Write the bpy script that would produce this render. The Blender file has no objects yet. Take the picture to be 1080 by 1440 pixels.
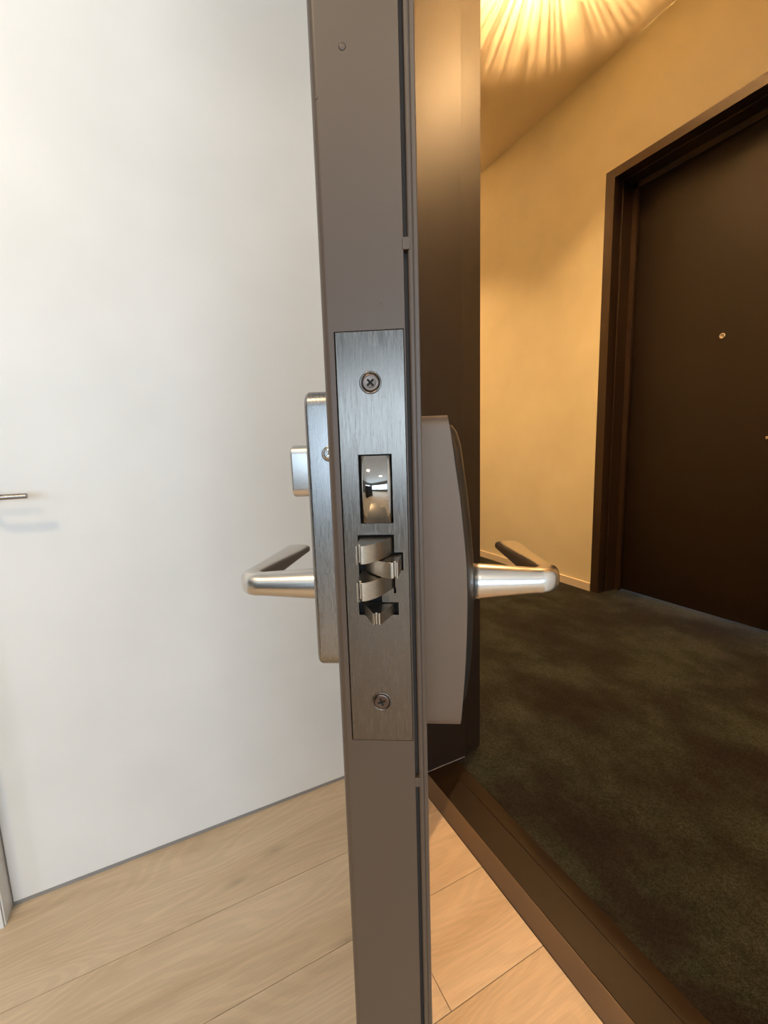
import bpy, bmesh, math, random
from mathutils import Vector, Matrix
random.seed(7)
S = bpy.context.scene
COL = S.collection
PI = math.pi

# ------------------------------------------------------------------ camera
cam_d = bpy.data.cameras.new('camera'); cam = bpy.data.objects.new('camera', cam_d); COL.objects.link(cam)
F = 615.0
cam_d.sensor_fit = 'HORIZONTAL'; cam_d.sensor_width = 36; cam_d.lens = F / 1080 * 36; cam_d.clip_start = 0.01
up = -Vector((131, 4180, F)).normalized()               # world up seen in camera axes (x right, y down, z forward)
fw = Vector((-311, -85, F)).normalized(); fw = (fw - up * fw.dot(up)).normalized()
rt = fw.cross(up)
R = Matrix((rt, fw, up))                                # world axes: x across the corridor, y along it
M = Matrix((R @ Vector((1, 0, 0)), R @ Vector((0, -1, 0)), R @ Vector((0, 0, -1)))).transposed().to_4x4()
M.translation = Vector((0, 0, 1.0)); cam.matrix_world = M
S.camera = cam

# ------------------------------------------------------------------ world, daylight, exposure
W = bpy.data.worlds.new('world'); S.world = W; W.use_nodes = True
bg = W.node_tree.nodes['Background']; bg.inputs[0].default_value = (0.60, 0.79, 1.0, 1); bg.inputs[1].default_value = 9.3
S.view_settings.view_transform = 'Standard'; S.view_settings.look = 'None'
S.view_settings.exposure = 0.0; S.view_settings.gamma = 1; S.view_settings.use_curve_mapping = False

def area(name, loc, size, power, col, rot, portal=False):
    d = bpy.data.lights.new(name, 'AREA'); d.shape = 'RECTANGLE'; d.size, d.size_y = size; d.energy = power; d.color = col
    if portal: d.cycles.is_portal = True
    o = bpy.data.objects.new(name, d); o.location = loc; o.rotation_euler = rot; COL.objects.link(o); return o
area('window_portal', (-1.95, -3.98, 1.285), (4.4, 1.32), 1, (1, 1, 1), (PI/2, 0, 0), True)

area('window_portal', (-4.28, -2.55, 1.285), (1.32, 2.05), 1, (1, 1, 1), (0, -PI/2, 0), True)

# ------------------------------------------------------------------ materials
def mat(name, col, rough=.5, metal=0, spec=.5):
    m = bpy.data.materials.new(name); m.use_nodes = True
    b = m.node_tree.nodes['Principled BSDF']
    b.inputs['Base Color'].default_value = (*col, 1); b.inputs['Roughness'].default_value = rough
    b.inputs['Metallic'].default_value = metal; b.inputs['Specular IOR Level'].default_value = spec
    return m, m.node_tree, b
def nd(t, typ, **kw):
    n = t.nodes.new(typ)
    for k, v in kw.items():
        if hasattr(n, k): setattr(n, k, v)
        else: n.inputs[k.replace('_', ' ')].default_value = v
    return n
def coords(t, scale, rot=(0, 0, 0)):
    c = t.nodes.new('ShaderNodeTexCoord'); mp = t.nodes.new('ShaderNodeMapping')
    mp.inputs['Scale'].default_value = scale; mp.inputs['Rotation'].default_value = rot
    t.links.new(c.outputs['Object'], mp.inputs[0]); return mp
def ramp(t, fac, stops):
    r = t.nodes.new('ShaderNodeValToRGB'); e = r.color_ramp.elements
    e[0].position, e[0].color = stops[0][0], (*stops[0][1], 1); e[1].position, e[1].color = stops[-1][0], (*stops[-1][1], 1)
    for p, c in stops[1:-1]:
        x = e.new(p); x.color = (*c, 1)
    t.links.new(fac, r.inputs[0]); return r
def bump(t, b, fac, strength, dist):
    n = t.nodes.new('ShaderNodeBump'); n.inputs['Strength'].default_value = strength; n.inputs['Distance'].default_value = dist
    t.links.new(fac, n.inputs['Height']); t.links.new(n.outputs[0], b.inputs['Normal']); return n
def g3(v): return (v, v, v)

def paint(name, col, rough, scale=260, dist=.0002, st=.35, spec=.5):
    m, t, b = mat(name, col, rough, 0, spec)
    mp = coords(t, (1, 1, 1)); n = nd(t, 'ShaderNodeTexNoise', Scale=scale, Detail=2.0); t.links.new(mp.outputs[0], n.inputs['Vector'])
    bump(t, b, n.outputs['Fac'], st, dist)
    n2 = nd(t, 'ShaderNodeTexNoise', Scale=3.0, Detail=3.0); t.links.new(mp.outputs[0], n2.inputs['Vector'])
    r = ramp(t, n2.outputs['Fac'], [(.3, tuple(c * .95 for c in col)), (.7, tuple(min(1, c * 1.04) for c in col))])
    t.links.new(r.outputs[0], b.inputs['Base Color']); return m
def brushed(name, col, rough, scale, spread=.1, bst=.15, aniso=.0):
    m, t, b = mat(name, col, rough, 1)
    mp = coords(t, scale); n = nd(t, 'ShaderNodeTexNoise', Scale=1.0, Detail=4.0, Roughness=.6); t.links.new(mp.outputs[0], n.inputs['Vector'])
    r = ramp(t, n.outputs['Fac'], [(.3, g3(rough - spread)), (.7, g3(rough + spread))]); t.links.new(r.outputs[0], b.inputs['Roughness'])
    r2 = ramp(t, n.outputs['Fac'], [(.35, tuple(c * .93 for c in col)), (.65, tuple(min(1, c * 1.05) for c in col))]); t.links.new(r2.outputs[0], b.inputs['Base Color'])
    bump(t, b, n.outputs['Fac'], bst, .0001)
    return m

M_leaf = paint('bronze_grey_door_paint', (.074, .048, .031), .43, 420, .00008, .3)
M_frame = paint('dark_brown_frame_paint', (.020, .012, .0075), .36, 300, .00012, .3, 1.0)
M_frame.node_tree.nodes['Principled BSDF'].inputs['Coat Weight'].default_value = .3; M_frame.node_tree.nodes['Principled BSDF'].inputs['Coat Roughness'].default_value = .3
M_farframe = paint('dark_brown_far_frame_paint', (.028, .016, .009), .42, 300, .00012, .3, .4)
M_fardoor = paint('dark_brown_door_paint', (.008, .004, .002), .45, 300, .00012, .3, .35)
M_white = paint('white_door_paint', (.86, .85, .81), .45, 200, .00008, .25)
M_roomwall = paint('room_wall_paint', (.78, .76, .72), .7, 180, .0002, .3)
M_corwall = paint('beige_wall_paint', (.70, .635, .44), .75, 160, .0004, .4)
M_corceil = paint('cream_ceiling_paint', (.88, .76, .57), .75, 160, .0004, .4)
M_bb = paint('cream_baseboard_paint', (.72, .62, .47), .45, 200, .0001, .3)
M_backwall = paint('reflection_dark_wall_paint', (.16, .135, .11), .7, 180, .0002, .3)  # dark tone picked for unseen walls to darken the metal reflections
M_grey = paint('grey_sealant_and_gap_shade', (.30, .28, .26), .6, 200, .0001, .2)  # sealant grey, also the painted shade in the white door's gaps
M_plate = brushed('brushed_steel_plate', (.140, .122, .105), .25, (1500, 1500, 110), .06, .3)
M_case = brushed('satin_steel_case', (.29, .275, .26), .28, (1500, 1500, 90), .04, .12)
M_lever = mat('satin_steel_lever', (.62, .585, .54), .27, 1)[0]
M_latch = brushed('sintered_steel_latch', (.42, .365, .295), .31, (900, 900, 900), .02, .03)
M_reader = paint('satin_grey_housing', (.150, .100, .066), .5, 500, .00003, .1)
bnode = M_reader.node_tree.nodes['Principled BSDF']; bnode.inputs['Metallic'].default_value = .3
M_chrome = mat('polished_chrome', (.42, .41, .395), .05, 1)[0]
M_screw = mat('dark_nickel_screw', (.11, .082, .066), .3, 1)[0]
M_dark = mat('dark_void_shade', (.008, .007, .006), .7, 0, .2)[0]  # near-black colour standing in for the shade inside openings
M_black = mat('black_plastic_cover', (.018, .017, .016), .32)[0]
M_gasket = mat('dark_rubber_gasket', (.03, .022, .017), .7)[0]
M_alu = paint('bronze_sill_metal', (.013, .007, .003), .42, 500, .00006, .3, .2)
M_nose_lit = paint('lit_bronze_nosing', (.16, .105, .06), .36, 500, .00006, .3, .4)  # lighter sill bronze: light on the front slope put into the colour
M_brass = mat('satin_nickel_viewer', (.75, .68, .55), .25, 1)[0]

# wood
def make_wood():
    m, t, b = mat('pale_oak_laminate', (.6, .45, .3), .42)
    c = t.nodes.new('ShaderNodeTexCoord'); oi = t.nodes.new('ShaderNodeObjectInfo')
    vm = nd(t, 'ShaderNodeVectorMath', operation='MULTIPLY_ADD'); vm.inputs[1].default_value = (1, 1, 1)
    cm = nd(t, 'ShaderNodeCombineXYZ'); mul = nd(t, 'ShaderNodeMath', operation='MULTIPLY'); mul.inputs[1].default_value = 37.0
    t.links.new(oi.outputs['Random'], mul.inputs[0]); t.links.new(mul.outputs[0], cm.inputs[0]); t.links.new(mul.outputs[0], cm.inputs[1])
    t.links.new(c.outputs['Object'], vm.inputs[0]); t.links.new(cm.outputs[0], vm.inputs[2])
    def mapd(sc):
        mp = t.nodes.new('ShaderNodeMapping'); mp.inputs['Scale'].default_value = sc; t.links.new(vm.outputs[0], mp.inputs[0]); return mp
    big = nd(t, 'ShaderNodeTexNoise', Scale=1.0, Detail=4.0, Roughness=.55, Distortion=.6); t.links.new(mapd((1.6, 9, 1)).outputs[0], big.inputs['Vector'])
    # cathedral rings: bands of a distorted noise field
    fld = nd(t, 'ShaderNodeTexNoise', Scale=1.0, Detail=1.5, Roughness=.4, Distortion=.3); t.links.new(mapd((2.0, 7.0, 1)).outputs[0], fld.inputs['Vector'])
    sm = nd(t, 'ShaderNodeMath', operation='MULTIPLY'); sm.inputs[1].default_value = 130.0; t.links.new(fld.outputs['Fac'], sm.inputs[0])
    sn = nd(t, 'ShaderNodeMath', operation='SINE'); t.links.new(sm.outputs[0], sn.inputs[0])
    fine = nd(t, 'ShaderNodeTexNoise', Scale=1.0, Detail=5.0, Roughness=.7); t.links.new(mapd((12, 260, 1)).outputs[0], fine.inputs['Vector'])
    base = ramp(t, big.outputs['Fac'], [(.28, (.56, .40, .245)), (.5, (.68, .51, .33)), (.72, (.75, .58, .395))])
    r1 = ramp(t, sn.outputs[0], [(.0, g3(.945)), (.45, g3(1.0)), (1.0, g3(1.01))])
    r2 = ramp(t, fine.outputs['Fac'], [(.35, g3(.92)), (.6, g3(1.03))])
    vor = nd(t, 'ShaderNodeTexVoronoi', voronoi_dimensions='2D', Scale=1.0); vor.inputs['Randomness'].default_value = 1.0; t.links.new(mapd((1.5, 4.6, 1)).outputs[0], vor.inputs['Vector'])
    r3 = ramp(t, vor.outputs['Distance'], [(.0, g3(.70)), (.022, g3(.84)), (.07, g3(1.0))])
    rr = ramp(t, oi.outputs['Random'], [(.0, g3(.93)), (1.0, g3(1.05))])
    prev = base.outputs[0]
    for r in (r1, r2, r3, rr):
        mx = nd(t, 'ShaderNodeMix', data_type='RGBA', blend_type='MULTIPLY'); mx.inputs[0].default_value = 1
        t.links.new(prev, mx.inputs[6]); t.links.new(r.outputs[0], mx.inputs[7]); prev = mx.outputs[2]
    t.links.new(prev, b.inputs['Base Color']); bump(t, b, fine.outputs['Fac'], .25, .0002)
    return m
M_wood = make_wood()

def make_carpet():
    m, t, b = mat('dark_mottled_carpet', (.05, .05, .04), .95, 0, .15)
    c = coords(t, (1, 1, 1))
    def n(scale, det, sc=(1, 1, 1), rot=0, rough=.5, dist=0):
        mp = coords(t, sc, (0, 0, rot)); x = nd(t, 'ShaderNodeTexNoise', Scale=scale, Detail=det, Roughness=rough, Distortion=dist); t.links.new(mp.outputs[0], x.inputs['Vector']); return x
    a = n(1.0, 3, (3.2, 2.2, 1), 0.0, .5, .2); d = n(1.0, 5, (7, 5.0, 1), .1, .65, .2); f = n(330, 3, rough=.8); sp = n(120, 5, rough=.85)
    mix = nd(t, 'ShaderNodeMix', data_type='RGBA'); mix.inputs[0].default_value = .45
    t.links.new(a.outputs['Fac'], mix.inputs[6]); t.links.new(d.outputs['Fac'], mix.inputs[7])
    r = ramp(t, mix.outputs[2], [(.38, (.0105, .0080, .0072)), (.46, (.0135, .0125, .0110)), (.51, (.0180, .0198, .0158)), (.59, (.0280, .0320, .0250))])
    r2 = ramp(t, f.outputs['Fac'], [(.35, g3(.35)), (.65, g3(1.6))]); r3 = ramp(t, sp.outputs['Fac'], [(.38, g3(.5)), (.62, g3(1.5))])
    prev = r.outputs[0]
    for q in (r2, r3):
        mx = nd(t, 'ShaderNodeMix', data_type='RGBA', blend_type='MULTIPLY'); mx.inputs[0].default_value = 1
        t.links.new(prev, mx.inputs[6]); t.links.new(q.outputs[0], mx.inputs[7]); prev = mx.outputs[2]
    t.links.new(prev, b.inputs['Base Color']); bump(t, b, sp.outputs['Fac'], .9, .004)
    return m
M_carpet = make_carpet()

# ------------------------------------------------------------------ mesh helpers
def link(name, me, m, parent=None, smooth=False, bev=0, seg=3, **props):
    o = bpy.data.objects.new(name, me); COL.objects.link(o)
    if m is not None: me.materials.append(m)
    if smooth or bev:
        for p in me.polygons: p.use_smooth = True
    if bev:
        md = o.modifiers.new('bevel', 'BEVEL'); md.width = bev; md.segments = seg; md.limit_method = 'ANGLE'; md.angle_limit = .6; md.harden_normals = True
    if parent is not None: o.parent = parent
    for k, v in props.items(): o[k] = v
    return o
def fin(bm, name):
    bmesh.ops.recalc_face_normals(bm, faces=bm.faces)
    me = bpy.data.meshes.new(name); bm.to_mesh(me); bm.free(); return me
def boxbm(bm, x0, x1, y0, y1, z0, z1):
    vs = [bm.verts.new((x, y, z)) for z in (z0, z1) for y in (y0, y1) for x in (x0, x1)]
    for f in ((0, 1, 3, 2), (4, 5, 7, 6), (0, 1, 5, 4), (2, 3, 7, 6), (0, 2, 6, 4), (1, 3, 7, 5)): bm.faces.new([vs[i] for i in f])
def box(name, b, m, parent=None, bev=0, **kw):
    bm = bmesh.new()
    for q in (b if isinstance(b[0], (tuple, list)) else [b]): boxbm(bm, *q)
    return link(name, fin(bm, name), m, parent, bev=bev, **kw)
def prism(name, pts, axis, a0, a1, m, parent=None, bev=0, **kw):
    """extrude a closed 2D outline along an axis ('x','y','z')"""
    bm = bmesh.new()
    def P(u, v, w): return {'z': (u, v, w), 'y': (u, w, v), 'x': (w, u, v)}[axis]
    lo = [bm.verts.new(P(u, v, a0)) for u, v in pts]; hi = [bm.verts.new(P(u, v, a1)) for u, v in pts]
    n = len(pts); bm.faces.new(lo); bm.faces.new(hi)
    for i in range(n): bm.faces.new((lo[i], lo[(i + 1) % n], hi[(i + 1) % n], hi[i]))
    return link(name, fin(bm, name), m, parent, bev=bev, **kw)
def lathe_bm(bm, prof, n=32, origin=(0, 0, 0), axis='y'):
    """prof: (radius, height) pairs, revolved about axis; height grows along +axis"""
    rings = []
    for r, h in prof:
        ring = []
        for k in range(n):
            a = 2 * PI * k / n; u, v = r * math.cos(a), r * math.sin(a)
            p = {'y': (u, h, v), 'z': (u, v, h), 'x': (h, u, v)}[axis]
            ring.append(bm.verts.new([p[i] + origin[i] for i in range(3)]))
        rings.append(ring)
    for a, b in zip(rings, rings[1:]):
        for k in range(n): bm.faces.new((a[k], a[(k + 1) % n], b[(k + 1) % n], b[k]))
    if prof[0][0] > 1e-6: bm.faces.new(rings[0])
    if prof[-1][0] > 1e-6: bm.faces.new(rings[-1])
    bmesh.ops.remove_doubles(bm, verts=bm.verts, dist=1e-7)
def empty(name, loc=(0, 0, 0), rz=0, **props):
    o = bpy.data.objects.new(name, None); o.empty_display_size = .1; o.location = loc; o.rotation_euler = (0, 0, rz); COL.objects.link(o)
    for k, v in props.items(): o[k] = v
    return o
def rrect(u0, u1, v0, v1, r, n=6, corners='abcd'):
    pts = []
    for key, cx, cy, a0 in (('a', u0 + r, v0 + r, PI), ('b', u1 - r, v0 + r, 1.5 * PI), ('c', u1 - r, v1 - r, 0), ('d', u0 + r, v1 - r, .5 * PI)):
        if key in corners:
            for k in range(n + 1):
                a = a0 + .5 * PI * k / n; pts.append((cx + r * math.cos(a), cy + r * math.sin(a)))
        else:
            pts.append({'a': (u0, v0), 'b': (u1, v0), 'c': (u1, v1), 'd': (u0, v1)}[key])
    return pts
ST = dict(kind='structure')

# ------------------------------------------------------------------ room shell
# entry wall between the room and the corridor (x .598 .. .849), opening y .10 .. 1.06, z < 2.54
box('wall_entry', [(.605, .849, 1.075, 8, 0, 3.15), (.605, .849, -4, .07, 0, 3.15), (.605, .849, .07, 1.075, 2.55, 3.15)], M_roomwall,
    label='wall with the entry doorway between room and corridor', **ST)
for f in bpy.data.objects['wall_entry'].data.polygons: pass
# corridor side skin of that wall
box('trim_1', [(.849, .853, 1.075, 8, 0, 3.15), (.849, .853, -4, .10, 0, 3.15), (.849, .853, .10, 1.062, 2.55, 3.15)], M_corwall,
    label='beige painted corridor face of the entry wall', **ST)
bx = 1.845   # y of far-door frame outer opening edge
wc = box('wall_corridor', [(2.48, 2.80, 1.923, 8, 0, 3.15), (2.48, 2.80, -4, .77, 0, 3.15), (2.48, 2.80, .77, 1.923, 2.55, 3.15)], M_corwall,
    label='warm beige plaster corridor wall around the dark far door', **ST)
box('wall_corridor_end', (.6, 2.8, 8, 8.1, 0, 3.15), M_corwall, **ST)
box('wall_corridor_near', (.6, 2.8, -4.1, -4, 0, 3.15), M_corwall, **ST)
box('ceiling_corridor', (.849, 2.9, -4, 8, 3.15, 3.25), M_corceil, label='cream corridor ceiling with the rays of a lamp across it', **ST)
box('floor_corridor', (.745, 2.9, -4, 8, -.05, .006), M_carpet, label='dark mottled brown and olive corridor carpet', **ST)
box('baseboard_corridor', (2.468, 2.48, 1.923, 8, .004, .060), M_bb, bev=.0015, label='low cream baseboard along the beige corridor wall', **ST)
box('baseboard_corridor.001', (2.468, 2.48, -4, .77, .004, .060), M_bb, bev=.0015, label='low cream baseboard on the near side of the far door', **ST)

# room
box('wall_back', [(-4.3, -4.2, -4.1, -4.0, 0, 2.75), (.3, .605, -4.1, -4.0, 0, 2.75), (-4.2, .3, -4.1, -4.0, 0, .60), (-4.2, .3, -4.1, -4.0, 1.97, 2.75)], M_backwall, **ST)
box('wall_left', [(-4.4, -4.3, -4.1, -3.6, 0, 2.75), (-4.4, -4.3, -1.5, 1.4, 0, 2.75), (-4.4, -4.3, -3.6, -1.5, 0, .60), (-4.4, -4.3, -3.6, -1.5, 1.97, 2.75)], M_backwall, **ST)
box('wall_front', [(-4.3, -.402, 1.100, 1.25, 0, 2.75), (.46, .605, 1.100, 1.25, 0, 2.75), (-.402, .46, 1.100, 1.25, 2.52, 2.75)], M_roomwall,
    label='white room wall around the white flush door', **ST)
box('wall_front_back', (-.41, .47, 1.26, 1.30, 0, 2.75), M_dark, **ST)
box('ceiling_room', (-4.4, .605, -4.1, 1.3, 2.75, 2.85), M_roomwall, **ST)
win = box('window_1', [(x_, x_ + .06, -4.08, -4.02, .60, 1.97) for x_ in (-4.2, -2.71, -1.22, .24)] + [(-4.2, .3, -4.079, -4.021, .60, .66), (-4.2, .3, -4.079, -4.021, 1.91, 1.97)],
    M_white, label='wide white framed window behind the viewer', **ST)

box('window_2', [(-4.38, -4.32, y_, y_ + .06, .60, 1.97) for y_ in (-3.6, -2.58, -1.56)] + [(-4.379, -4.321, -3.6, -1.5, .60, .66), (-4.379, -4.321, -3.6, -1.5, 1.91, 1.97)],
    M_white, label='wide white framed window in the left wall of the room', **ST)

# wood floor: base slab and individual planks
fl = box('floor', (-4.3, .598, -4.0, 1.30, -.06, -.006), M_wood, label='pale oak plank floor of the room', **ST)
rows = [(.915, 1.15), (.725, .915), (.535, .725)]
y = .535
while y > -3.9: rows.append((y - .19, y)); y -= .19
k = 0
for i, (y0, y1) in enumerate(rows):
    if i == 2: cuts = [-2.25, -1.0, .368, .5915]
    elif i == 1: cuts = [-2.25, -.75, .5915]
    elif i == 0: cuts = [-2.25, -1.2, .5915]
    else:
        cuts = [-4.28]; o0 = -4.28 + random.uniform(.4, 1.3)
        while o0 < .45: cuts.append(o0); o0 += 1.38
        if cuts[-1] > .3: cuts.pop()
        cuts.append(.5915)
    for x0, x1 in zip(cuts, cuts[1:]):
        bm = bmesh.new(); L = x1 - x0 - .0009; Wd = y1 - y0 - .0009
        boxbm(bm, -L / 2, L / 2, -Wd / 2, Wd / 2, -.006, 0)
        o = link('plank', fin(bm, 'plank'), M_wood, fl, bev=.0006 if i < 6 else 0, seg=1)
        o.location = ((x0 + x1) / 2, (y0 + y1) / 2, random.choice((0, -.0002, -.0001)))

# ------------------------------------------------------------------ entry door frame (dark brown) and sill
fr = empty('trim_2', (.7, 1.03, 0), label='dark brown metal frame lining the entry doorway', **ST)
def inparent(o, p): 
    o.parent = p; o.matrix_parent_inverse = Matrix.Translation(-Vector(p.location)); return o
inparent(box('jamb', (.598, .770, 1.030, 1.075, 0, 2.55), M_frame, bev=.0012, seg=2), fr)
inparent(box('jamb_stop', (.7712, .855, 1.060, 1.08, 0, 2.55), M_frame, bev=.0012, seg=2), fr)
inparent(box('jamb', (.598, .849, .065, .095, 0, 2.55), M_frame, bev=.0012, seg=2), fr)
inparent(box('head', (.598, .849, .095, 1.062, 2.515, 2.55), M_frame, bev=.0012, seg=2), fr)
inparent(box('casing', [(.590, .600, 1.045, 1.10, 0, 2.58), (.590, .600, .03, .065, 0, 2.58)], M_frame, bev=.001, seg=2), fr)
# sealant bead where the jamb meets the sill
inparent(box('sealant_bead', [(.615, .770, 1.0285, 1.0302, .0178, .0192)], M_grey), fr)

sill = empty('trim_3', (.67, .56, 0), label='bronze metal door sill between wood planks and carpet', **ST)
pts = [(.6275, -.004), (.6275, .0180), (.6285, .0183), (.7005, .0183), (.7005, -.004)]
inparent(prism('sill_nosing', [(.592, -.004), (.5922, .0015), (.5945, .0040), (.6225, .0178), (.6250, .0190), (.6270, .0186), (.6270, -.004)], 'y', .095, 1.031, M_nose_lit, bev=.0005, seg=2, label='sloping front edge of the sill'), sill)
inparent(prism('sill_plate', [(a, b) for a, b in pts], 'y', .095, 1.031, M_alu, bev=.0012, seg=3), sill)
inparent(prism('carpet_edge_strip', [(.7015, -.004), (.7015, .0180), (.722, .0175), (.744, .0125), (.747, .006), (.747, -.004)], 'y', .095, 1.031, M_alu, bev=.0008, seg=2), sill)

# ------------------------------------------------------------------ far door across the corridor
fd = empty('door_3', (2.48, 1.35, 0), label='dark brown door with small round peephole across the corridor', category='door', **ST)
YA, YB = 1.923, .77
cas = .058
inparent(box('frame_casing', [(2.476, 2.535, YA - cas, YA, 0, 2.55), (2.476, 2.535, YB, YB + cas, 0, 2.55), (2.476, 2.535, YB + cas, YA - cas, 2.50, 2.55)], M_farframe, bev=.0012, seg=2), fd)
inparent(box('frame_rebate', [(2.552, 2.72, YA - cas - .004, YA, 0, 2.55), (2.552, 2.72, YB, YB + cas + .004, 0, 2.55), (2.552, 2.72, YB + cas, YA - cas, 2.496, 2.55)], M_farframe, bev=.0012, seg=2), fd)
inparent(box('frame_seal', [(2.535, 2.552, YA - cas + .006, YA, 0, 2.55), (2.535, 2.552, YB, YB + cas - .006, 0, 2.55), (2.535, 2.552, YB + cas, YA - cas, 2.506, 2.55),
                            (2.640, 2.66, YA - cas - .035, YA - .02, 0, 2.55), (2.640, 2.66, YB + .02, YB + cas + .035, 0, 2.55), (2.640, 2.66, YB + .03, YA - .03, 2.465, 2.53)], M_farframe, bev=.0008, seg=2), fd)
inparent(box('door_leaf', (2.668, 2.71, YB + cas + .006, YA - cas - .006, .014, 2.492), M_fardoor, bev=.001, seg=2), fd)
bm = bmesh.new(); lathe_bm(bm, [(.0155, .0), (.0155, -.0035), (.0130, -.006), (.0085, -.0065), (.007, -.0035), (.0, -.003)], 28, (2.668, 1.34, 1.522), 'x')
ph = inparent(link('peephole', fin(bm, 'peephole'), M_brass, smooth=True, label='small round nickel door viewer'), fd)

# ------------------------------------------------------------------ white flush door in the room
d1 = empty('door_1', (.03, 1.149, 0), label='white flush room door left of the open entry door', category='door', **ST)
inparent(box('door_leaf', (-.396, .452, 1.149, 1.189, .009, 2.512), M_white, bev=.0012, seg=2), d1)
inparent(box('door_jamb', [(-.4018, -.3985, 1.104, 1.25, 0, 2.52)], M_roomwall, bev=.001, seg=2), d1)
inparent(box('door_gap_shade', (-.3985, -.3965, 1.15, 1.18, 0, 2.52), M_grey), d1)  # grey strip painting the shadow line beside the leaf
inparent(box('threshold_gap_shade', (-.398, .455, 1.1492, 1.188, 0, .0088), M_grey), d1)  # grey strip painting the shade under the leaf

def lever_mesh(bm, face, tip_in, out, sgn, d0=0.0, r0=.0108, r1=.0079, arm=.100, arm_w=.0112, arm_h=.0038, z=0.0, mx=1):
    """spindle grows from s=face to s=out, turns and runs along +d; all sizes are half sizes"""
    rad = .0085; n = 40
    secs = []                                   # centre (s,d), tangent (s,d), half width, half height, exponent
    s_c = out - sgn * .0082                       # centreline of the arm
    s_a = s_c - sgn * rad
    for k in range(8):
        q = k / 7; s = face + (s_a - face) * q
        secs.append(((s, d0), (sgn, 0), r0 + (r1 - r0) * q, r0 + (r1 - r0) * q, 2.0))
    for k in range(1, 11):
        a = .5 * PI * k / 10; s = s_a + sgn * rad * math.sin(a); d = d0 + rad * (1 - math.cos(a))
        secs.append(((s, d), (sgn * math.cos(a), math.sin(a)), r1, r1, 2.0 + .9 * math.sin(a)))
    for k in range(1, 26):
        q = k / 25; d = d0 + rad + (arm - rad) * q
        e = q * q * (3 - 2 * q)
        s = s_c + (tip_in - s_c) * (q ** 1.25)
        w = .0079 + (arm_w - .0079) * e; h = .0079 + (arm_h - .0079) * min(1, q * 1.15) ** .85
        secs.append(((s, d), (0, 1), w, h, 2.9 + .1 * e))
    (s, d), tg, w, h, ex = secs[-1]
    for k in range(1, 8):
        a = .5 * PI * k / 7; secs.append(((s, d + .0075 * math.sin(a)), tg, w - .0068 * (1 - math.cos(a)) - (.0031 if k == 7 else 0), max(.0006, h * math.cos(a) ** .45), ex))
    rings = []
    for (s, d), (ts, td), w, h, ex in secs:
        ws, wd = td, -ts
        ring = []
        for k in range(n):
            a = 2 * PI * k / n; ca, sa = math.cos(a), math.sin(a)
            u = w * math.copysign(abs(ca) ** (2 / ex), ca); v = h * math.copysign(abs(sa) ** (2 / ex), sa)
            ring.append(bm.verts.new(((s + ws * u) * mx, d + wd * u, z + v)))
        rings.append(ring)
    for a, b in zip(rings, rings[1:]):
        for k in range(n): bm.faces.new((a[k], a[(k + 1) % n], b[(k + 1) % n], b[k]))
    bm.faces.new(rings[0]); bm.faces.new(rings[-1])

# handle of the white door: round rose, neck and a slim lever pointing right
rose = bmesh.new(); lathe_bm(rose, [(.026, 0), (.026, -.006), (.024, -.008), (.0, -.008)], 32, (-.335, 1.149, .927), 'y')
rs = inparent(link('handle_rose', fin(rose, 'rose'), M_case, smooth=True), d1)
hb = bmesh.new(); hp = []
for px_, py_ in [(-.335, 1.143), (-.335, 1.110), (-.334, 1.1), (-.330, 1.094), (-.322, 1.0905), (-.31, 1.090), (-.28, 1.090), (-.2485, 1.090)]: hp.append((px_, py_))
rings = []
for i, p in enumerate(hp):
    a = Vector(hp[max(0, i - 1)]); b = Vector(hp[min(len(hp) - 1, i + 1)]); tg = (b - a).normalized(); wv = Vector((-tg.y, tg.x))
    rings.append([hb.verts.new((p[0] + wv.x * .0062 * math.cos(2 * PI * k / 20), p[1] + wv.y * .0062 * math.cos(2 * PI * k / 20), .9275 + .0054 * math.sin(2 * PI * k / 20))) for k in range(20)])
for a, b in zip(rings, rings[1:]):
    for k in range(20): hb.faces.new((a[k], a[(k + 1) % 20], b[(k + 1) % 20], b[k]))
hb.faces.new(rings[0]); hb.faces.new(rings[-1])
inparent(link('lever_handle', fin(hb, 'lever'), M_case, bev=.0012, label='slim brushed steel lever pointing right'), d1)

# far door lever, mostly out of the picture
hb = bmesh.new(); boxbm(hb, 2.612, 2.622, .93, 1.093, .982, .998); boxbm(hb, 2.612, 2.668, .925, .945, .980, 1.0)
inparent(link('lever_handle', fin(hb, 'lever'), M_lever, bev=.003), fd)

# ------------------------------------------------------------------ the open entry door, edge on
E0 = empty('door_2', (.0752, .1965, 0), -math.atan2(.5125, .859), label='open bronze grey entry door seen edge on with its mortise lock', category='door', **ST)
# local axes: x = s across the thickness (left to right), y = d away from the viewer, z up
SL, SR, ZB, ZT, DL = -.0065, .0386, .008, 2.50, .955
G0, G1 = .0320, .0339      # gasket groove
PS0, PS1, PZ0, PZ1 = -.0006, .0315, .8491, 1.0529   # pocket for the faceplate
bm = bmesh.new()
def quad(bm, *p): return bm.faces.new([bm.verts.new(q) for q in p])
def vstrip(bm, prof, z0, z1):
    for (a, b), (c, d) in zip(prof, prof[1:]): quad(bm, (a, b, z0), (c, d, z0), (c, d, z1), (a, b, z1))
arc_l = [(-.0028 - .0037 * math.sin(t), .0050 * (1 - math.cos(t))) for t in [PI / 2 * k / 8 for k in range(9)]][::-1]
rim = [(G1, 0.0008)] + [(G1 + .0013 - .0013 * math.cos(t), .0008 - .0008 * math.sin(t)) for t in [PI * k / 8 for k in range(1, 9)]]
rim += [(.0368, .0008), (.0368, .0003), (.0382, .0003), (.0386, .0007), (SR, .003)]
vstrip(bm, [(SL, DL)] + arc_l, ZB, ZT)
vstrip(bm, rim + [(SR, DL)], ZB, ZT)
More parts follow.
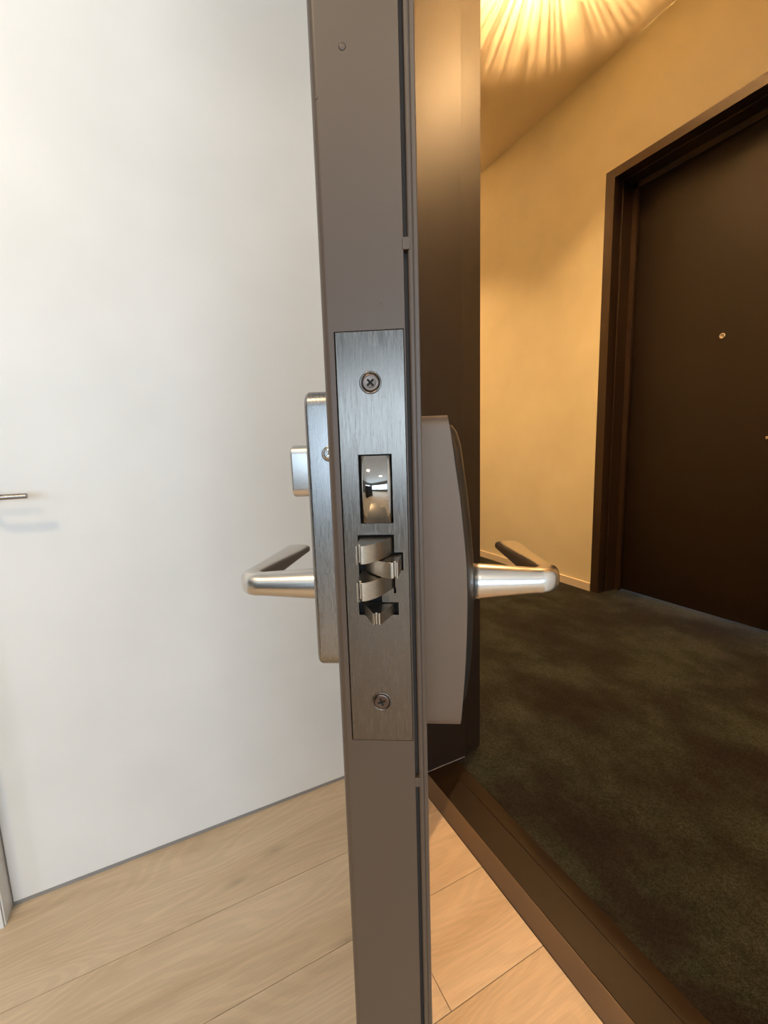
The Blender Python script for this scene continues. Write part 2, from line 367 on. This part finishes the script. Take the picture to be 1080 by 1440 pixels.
ss = [-.0028, PS0, PS1, G0]; zz = [ZB, PZ0, PZ1, ZT]
for i in range(3):
    for j in range(3):
        if i == 1 and j == 1: continue
        quad(bm, (ss[i], 0, zz[j]), (ss[i + 1], 0, zz[j]), (ss[i + 1], 0, zz[j + 1]), (ss[i], 0, zz[j + 1]))
for a, b in (((PS0, PZ0), (PS1, PZ0)), ((PS1, PZ0), (PS1, PZ1)), ((PS1, PZ1), (PS0, PZ1)), ((PS0, PZ1), (PS0, PZ0))):
    quad(bm, (a[0], 0, a[1]), (b[0], 0, b[1]), (b[0], .0045, b[1]), (a[0], .0045, a[1]))
quad(bm, (PS0, .0045, PZ0), (PS1, .0045, PZ0), (PS1, .0045, PZ1), (PS0, .0045, PZ1))
vstrip(bm, [(G0, 0), (G0, .006), (G1, .006), (G1, .0008)], ZB, ZT)
for z in (ZB, ZT): quad(bm, (SL, .006, z), (SR, .006, z), (SR, DL, z), (SL, DL, z))
quad(bm, (SL, DL, ZB), (SR, DL, ZB), (SR, DL, ZT), (SL, DL, ZT))
bmesh.ops.remove_doubles(bm, verts=bm.verts, dist=1e-6)
leaf = link('door_leaf', fin(bm, 'door_leaf'), M_leaf, E0)
for p in leaf.data.polygons: p.use_smooth = abs(p.center.x - (-.0047)) < .002 and p.center.y < .006
# gasket seen in the groove, interrupted by two painted bridges
box('gasket', (G0 + .0001, G1 - .0001, .0035, .0059, ZB + .002, ZT - .002), M_gasket, E0)
for z in (1.0884, .8254):
    prism('groove_bridge', rrect(G0 - .0005, G1 + .0012, z - .0026, z + .0026, .0009, 3), 'y', -.0003, .004, M_leaf, E0, bev=.0003, seg=2)
# hinges joining the far edge of the leaf to the jamb
for z in (.22, 1.24, 1.985):
    b2 = bmesh.new(); lathe_bm(b2, [(.0, z - .055), (.0055, z - .055), (.0062, z - .052), (.0062, z + .052), (.0055, z + .055), (.0, z + .055)], 20, (SR + .0055, DL + .008, 0), 'z')
    boxbm(b2, SR - .010, SR + .0055, DL + .0002, DL + .003, z - .048, z + .048)
    link('hinge', fin(b2, 'hinge'), M_case, E0)
# paint pimples near the top of the edge
for s_, z_, r_ in ((.0085, 1.166, .0016), (-.0035, 1.148, .0007), (.0215, 1.064, .0004)):
    b2 = bmesh.new(); lathe_bm(b2, [(r_, 0), (r_ * .8, -r_ * .12), (r_ * .4, -r_ * .2), (0, -r_ * .22)], 16, (s_, 0, z_), 'y')
    link('paint_run', fin(b2, 'paint_run'), M_leaf, E0, smooth=True)

# ---- faceplate with holes
def plate(name, s0, s1, z0, z1, holes, d0, d1, m, parent, **kw):
    xs = sorted({s0, s1} | {h[0] for h in holes} | {h[1] for h in holes}); zs = sorted({z0, z1} | {h[2] for h in holes} | {h[3] for h in holes})
    solid = {}
    for i in range(len(xs) - 1):
        for j in range(len(zs) - 1):
            cx, cz = (xs[i] + xs[i + 1]) / 2, (zs[j] + zs[j + 1]) / 2
            solid[i, j] = not any(h[0] < cx < h[1] and h[2] < cz < h[3] for h in holes)
    bm = bmesh.new()
    for (i, j), sld in solid.items():
        if not sld: continue
        a, b, c, d = xs[i], xs[i + 1], zs[j], zs[j + 1]
        for y_ in (d0, d1): quad(bm, (a, y_, c), (b, y_, c), (b, y_, d), (a, y_, d))
        if not solid.get((i - 1, j)): quad(bm, (a, d0, c), (a, d1, c), (a, d1, d), (a, d0, d))
        if not solid.get((i + 1, j)): quad(bm, (b, d0, c), (b, d1, c), (b, d1, d), (b, d0, d))
        if not solid.get((i, j - 1)): quad(bm, (a, d0, c), (b, d0, c), (b, d1, c), (a, d1, c))
        if not solid.get((i, j + 1)): quad(bm, (a, d0, d), (b, d0, d), (b, d1, d), (a, d1, d))
    bmesh.ops.remove_doubles(bm, verts=bm.verts, dist=1e-7)
    return link(name, fin(bm, name), m, parent, bev=.00022, seg=2, **kw)
holes = [(.0085, .0242, .9640, .9969),                  # deadbolt
         (.0068, .0242, .9318, .9583), (.0242, .0284, .9405, .9494), (.0068, .0175, .9242, .9318), (.0236, .0246, .9290, .9318),
         (.0060, .0256, .9178, .9242)]
fp = plate('lock_faceplate', 0, .0312, .8495, 1.0525, holes, -.0004, .0028, M_plate, E0, label='brushed steel mortise lock faceplate')
box('lock_void_shade', (.002, .029, .0030, .0044, .90, 1.02), M_dark, E0)  # black sheet painting the shade behind the plate openings

# screws
def screw(s, z, rot, m, parent, r=.0041, d=-.0004):
    bm = bmesh.new(); N = 40
    lathe_bm(bm, [(r, .0006), (r, -.0002), (r * .94, -.0005), (r * .80, -.00065), (r * .62, -.00055), (0, -.00045)], N, (s, d, z), 'y')
    o = link('screw', fin(bm, 'screw'), m, parent, smooth=True)
    # cross recess: dark four-armed star, the shade of the slot painted on the head
    pts = []
    for k in range(4):
        a = rot + k * PI / 2
        for rr, da in ((r * .16, -PI / 4), (r * .46, -.24), (r * .52, 0), (r * .46, .24)): pts.append((s + rr * math.cos(a + da), z + rr * math.sin(a + da)))
    prism('cross_recess_shade', pts, 'y', d - .00068, d + .0001, M_dark, None); q = bpy.context.scene.collection.objects[-1]
    return o, q
s1, q = screw(.0155, 1.0298, .75, M_screw, E0); q.parent = s1
s2, q = screw(.0157, .8712, .35, M_screw, E0); q.parent = s2
for s_, z_ in ((.0155, 1.0298), (.0157, .8712)):
    b2 = bmesh.new(); lathe_bm(b2, [(.0042, -.0001), (.00425, -.0005), (.0051, -.0005), (.0052, -.0002)], 36, (s_, -.0002, z_), 'y')
    link('countersink', fin(b2, 'countersink'), M_plate, E0, smooth=True)

# deadbolt: polished, flush, with rounded vertical sides
a0, a1 = .0094, .0238; cm = (a0 + a1) / 2; hw = (a1 - a0) / 2
prof = [(a0, .0025)] + [(cm - hw * math.cos(PI * k / 24), .0006 - .0034 * abs(math.sin(PI * k / 24)) ** .55) for k in range(25)] + [(a1, .0025)]
db = prism('deadbolt', prof, 'z', .9645, .9964, M_chrome, E0, label='polished chrome deadbolt end')
for p in db.data.polygons: p.use_smooth = abs(p.normal.z) < .5

# latch: two wedges sloping one way, a tongue between them sloping the other way, all with a nose strip
def wedge(name, s_tip, s_far, z0, z1, dt, sgn, label):
    # nose flat, small groove, then the convex working face curving back to the plate
    n0 = s_tip; prot = -dt
    base = .0012 if sgn < 0 else 0
    pts = [(n0 + base, .0022), (n0 + base, 0), (n0, prot * 1.0), (n0 + sgn * .0002, prot * 1.02), (n0 + sgn * .0008, prot * 1.02),
           (n0 + sgn * .00085, prot * .84), (n0 + sgn * .0019, prot * .84), (n0 + sgn * .00195, prot * 1.01)]
    x0 = n0 + sgn * .00195; W_ = s_far - x0
    for k in range(1, 15):
        q = k / 14; pts.append((x0 + W_ * q, prot * (1 - q ** 1.9) * 1.01 - .0003 * (1 - q) ))
    pts.append((s_far, .0022))
    return prism(name, pts, 'z', z0, z1, M_latch, E0, bev=.00025, seg=2, label=label)
wedge('latch_bolt', .0081, .0236, .9488, .9572, .0192, 1, 'upper half of the split latch bolt')
wedge('latch_bolt', .0079, .0236, .9316, .9403, .0192, 1, 'lower half of the split latch bolt')
wedge('latch_tongue', .0266, .0100, .9409, .9484, .0150, -1, 'middle tongue of the latch, sloping the other way')
# guard bolt: little prism with a rounded nose
pts = [(.0075, .0022), (.0082, .0002), (.0137, -.0128), (.0142, -.0140), (.0149, -.0142), (.0155, -.0130), (.0163, -.0130), (.0169, -.0142), (.0176, -.0140), (.0181, -.0128), (.0238, .0002), (.0243, .0022)]
prism('guard_bolt', pts, 'z', .9182, .9239, M_latch, E0, bev=.00025, seg=2, label='small pointed guard bolt under the latch')

# ---- room side: escutcheon, thumb turn, fixing screw, lever
esc = prism('interior_escutcheon', rrect(.035, .100, .8702, 1.0322, .0085, 9), 'x', -.0256, SL, M_case, E0, bev=.0026, seg=5, label='tall brushed steel escutcheon on the room side')
tt = prism('thumb_turn', rrect(.056, .0725, .9712, 1.0030, .0055, 7), 'x', -.0412, -.0250, M_lever, esc, bev=.0016, seg=4)
b2 = bmesh.new(); lathe_bm(b2, [(.0044, .0), (.0043, -.0010), (.0036, -.0024), (.0022, -.0031), (.0016, -.0032), (.0014, -.0014), (0, -.0014)], 28, (-.0122, .0352, .9975), 'y')
link('fixing_screw', fin(b2, 'fixing_screw'), M_chrome, esc, smooth=True)
b2 = bmesh.new(); lever_mesh(b2, -.0250, -.0725, -.0863, -1, .0700, r0=.0106, r1=.0079, z=.9120)
link('lever_handle', fin(b2, 'lever_handle'), M_lever, E0, smooth=True, label='satin steel lever on the room side')

# ---- corridor side: reader housing with a bowed front, black cover and lever
fz = [(.8352, .0560), (.8367, .0580), (.8385, .0590), (.8438, .0600), (.8619, .0614), (.8793, .0625), (.8971, .0631), (.9141, .0634), (.9350, .0629), (.9554, .0610),
      (.9713, .0595), (.9871, .0573), (1.0025, .0553), (1.0105, .0541), (1.0140, .0534), (1.0158, .0520), (1.0163, .0505)]
def front(z):
    for (za, sa), (zb, sb) in zip(fz, fz[1:]):
        if za <= z <= zb: return sa + (sb - sa) * (z - za) / (zb - za)
    return fz[0][1] if z < fz[0][0] else fz[-1][1]
fz = [(.8347, .0592), (.8438, .0600), (.8619, .0614), (.8793, .0625), (.8971, .0631), (.9141, .0634), (.9350, .0629), (.9554, .0610),
      (.9713, .0595), (.9871, .0573), (1.0025, .0553), (1.0163, .0533)]
H0, H1, HZ0, HZ1, HR = .035, .108, .8325, 1.0166, .0060
lev = [(HR * (1 - math.sin(t)), HZ0 + HR * (1 - math.cos(t))) for t in [PI / 2 * k / 7 for k in range(8)]]
lev += [(0, z) for z in [HZ0 + HR + (HZ1 - HZ0 - 2 * HR) * k / 22 for k in range(1, 22)]] + [(o_, HZ0 + HZ1 - z_) for o_, z_ in lev[::-1]]
bm = bmesh.new(); A_, B_, C_, D_ = [], [], [], []
for off, z in lev:
    f_ = front(z); A_.append(bm.verts.new((SR, H0 + off, z))); B_.append(bm.verts.new((f_, H0 + off, z))); C_.append(bm.verts.new((f_, H1 - off, z))); D_.append(bm.verts.new((SR, H1 - off, z)))
for L_ in ((A_, B_), (B_, C_), (C_, D_), (D_, A_)):
    for k in range(len(lev) - 1): bm.faces.new((L_[0][k], L_[0][k + 1], L_[1][k + 1], L_[1][k]))
for k in (0, -1): bm.faces.new((A_[k], B_[k], C_[k], D_[k]))
hs = link('reader_housing', fin(bm, 'reader_housing'), M_reader, E0, bev=.0014, seg=4, label='bowed satin grey lock housing on the corridor side')
# black cover: proud of the housing, crowned across its width
bm = bmesh.new(); rings = []
zc = [1.0125, 1.0115, 1.008, 1.000, .985, .965, .945, .925, .905, .885, .865, .845, .828, .8235, .8222]
for i, z in enumerate(zc):
    base = front(max(.8385, min(z, 1.0140))); ring = []
    zz_ = z
    e_ = [.15, .6, .85, 1, 1, 1, 1, 1, 1, 1, 1, 1, .9, .6, .15][i]
    # keep the lower end on the housing
    zz_ = .838 + (z - .8222) * (1.0125 - .838) / (1.0125 - .8222)
    base = front(max(.8385, min(zz_, 1.0140)))
    for k in range(13):
        a = -1 + 2 * k / 12; d = .0715 + a * .0305
        ring.append(bm.verts.new((base - .001 + (.0085 * (1 - abs(a) ** 2.6)) * e_, d, zz_)))
    ring.append(bm.verts.new((base - .004, .102, zz_))); ring.insert(0, bm.verts.new((base - .004, .041, zz_)))
    rings.append(ring)
for a, b in zip(rings, rings[1:]):
    n_ = len(a)
    for k in range(n_): bm.faces.new((a[k], a[(k + 1) % n_], b[(k + 1) % n_], b[k]))
bm.faces.new(rings[0]); bm.faces.new(rings[-1])
link('reader_cover', fin(bm, 'reader_cover'), M_black, hs, smooth=True, label='black plastic reader cover')
b2 = bmesh.new(); lever_mesh(b2, .0690, .1135, .1272, 1, .0700, r0=.0119, r1=.0084, z=.9128)
link('lever_handle', fin(b2, 'lever_handle'), M_lever, E0, smooth=True, label='satin steel lever on the corridor side')
b2 = bmesh.new(); lathe_bm(b2, [(.0135, .0600), (.0135, .0700), (.0125, .0708), (0, .0708)], 32, (0, .0700, .9128), 'x')
link('spindle_collar', fin(b2, 'spindle_collar'), M_black, E0, smooth=True)

# ------------------------------------------------------------------ cabinet added behind the viewer as a dark mass for the metal reflections
wr = empty('reflection_block', (-1.75, -1.0, 0), label='chest-high dark brown cabinet added unseen behind the viewer to darken metal reflections', category='reflection_block')
inparent(box('block_body', (-1.95, -1.38, -1.30, -.40, 0, 1.25), M_fardoor, bev=.002), wr)
for i in range(2): inparent(box('door', (-1.377, -1.36, -1.296 + .45 * i, -.854 + .45 * i, .08, 1.235), M_fardoor, bev=.002), wr)  # fronts of the added dark block

# ------------------------------------------------------------------ lamps
def warm_lamp(y, power, where, col=(1.0, .595, .265), up_k=2.4, spot_k=2.2):
    """short open drum on a stem, split by a divider: a wide cone downwards, rays through the slotted crown over the ceiling"""
    t = empty('ceiling_lamp', (1.60, y, 3.15), label=where, category='lamp', group='corridor ceiling lamps')
    zb = -.163; r = .068; n = 48; zu = zb + .022; rim_z = zu + r * math.tan(math.radians(9.2))
    b2 = bmesh.new()
    for ra in (r, r - .002):
        rg = [[b2.verts.new((ra * math.cos(2 * PI * k / n), ra * math.sin(2 * PI * k / n), z)) for k in range(n)] for z in (zb - .051, rim_z)]
        for k in range(n): b2.faces.new((rg[0][k], rg[0][(k + 1) % n], rg[1][(k + 1) % n], rg[1][k]))
    link('shade', fin(b2, 'shade'), M_case, t)
    b2 = bmesh.new(); rnd = random.Random(3); a = 0
    while a < 2 * PI:                          # crown of uneven upright fins, added to streak the light on the ceiling
        w = rnd.uniform(.004, .024); g = rnd.uniform(.006, .036); h = rnd.choice((.004, .008, .014, .022, .04, .07))
        p = [((r - .001) * math.cos(a + q), (r - .001) * math.sin(a + q)) for q in (0, w)]
        quad(b2, (*p[0], rim_z - .002), (*p[1], rim_z - .002), (*p[1], rim_z + h), (*p[0], rim_z + h))
        a += w + g
    link('crown', fin(b2, 'crown'), M_case, t)
    b2 = bmesh.new(); lathe_bm(b2, [(.0, zb + .009), (r - .003, zb + .009), (r - .003, zb + .012), (.0, zb + .012)], 40, (0, 0, 0), 'z'); link('divider', fin(b2, 'divider'), M_white, t)
    b2 = bmesh.new(); lathe_bm(b2, [(.035, 0), (.035, -.01), (.006, -.012), (.006, zb + .012), (.0, zb + .012)], 20, (-.02, .03, 0), 'z'); link('stem', fin(b2, 'stem'), M_case, t)
    def lamp_light(kind, z, e, rad, **kw):
        L = bpy.data.lights.new('lamp_light', kind); L.energy = e; L.color = col; L.shadow_soft_size = rad
        for k_, v_ in kw.items(): setattr(L, k_, v_)
        o = bpy.data.objects.new('lamp_light', L); o.location = (0, 0, z); o.parent = t; COL.objects.link(o)
    lamp_light('POINT', zb, power, .009); lamp_light('POINT', zu, power * up_k, .0016)
    lamp_light('SPOT', zb - .02, power * spot_k, .015, spot_size=math.radians(96), spot_blend=.9)  # extra spot added to brighten the floor and sill
    return t
warm_lamp(1.54, 60, 'corridor ceiling lamp just beyond the open doorway')
warm_lamp(3.40, 60, 'corridor ceiling lamp further along the corridor')
warm_lamp(-.12, 60, 'corridor ceiling lamp nearest the viewer', spot_k=.3)

def down(loc, power, lab, col=(1.0, .72, .42)):
    t = empty('downlight', loc, label=lab, category='lamp')
    b2 = bmesh.new(); lathe_bm(b2, [(.055, 0), (.055, -.006), (.045, -.008), (.043, -.001), (.0, -.001)], 32, (0, 0, 0), 'z'); link('bezel', fin(b2, 'bezel'), M_white, t, smooth=True)
    L = bpy.data.lights.new('spot', 'SPOT'); L.energy = power; L.color = col; L.shadow_soft_size = .12; L.spot_size = math.radians(172); L.spot_blend = .35
    o = bpy.data.objects.new('spot', L); o.location = (0, 0, -.02); o.parent = t; COL.objects.link(o)
down((-1.05, -.35, 2.75), 100, 'recessed ceiling downlight beside the white door')
down((-.75, -1.7, 2.75), 75, 'unseen fill light added behind the viewer for the white door')  # added fill without a known source, brightens the white door
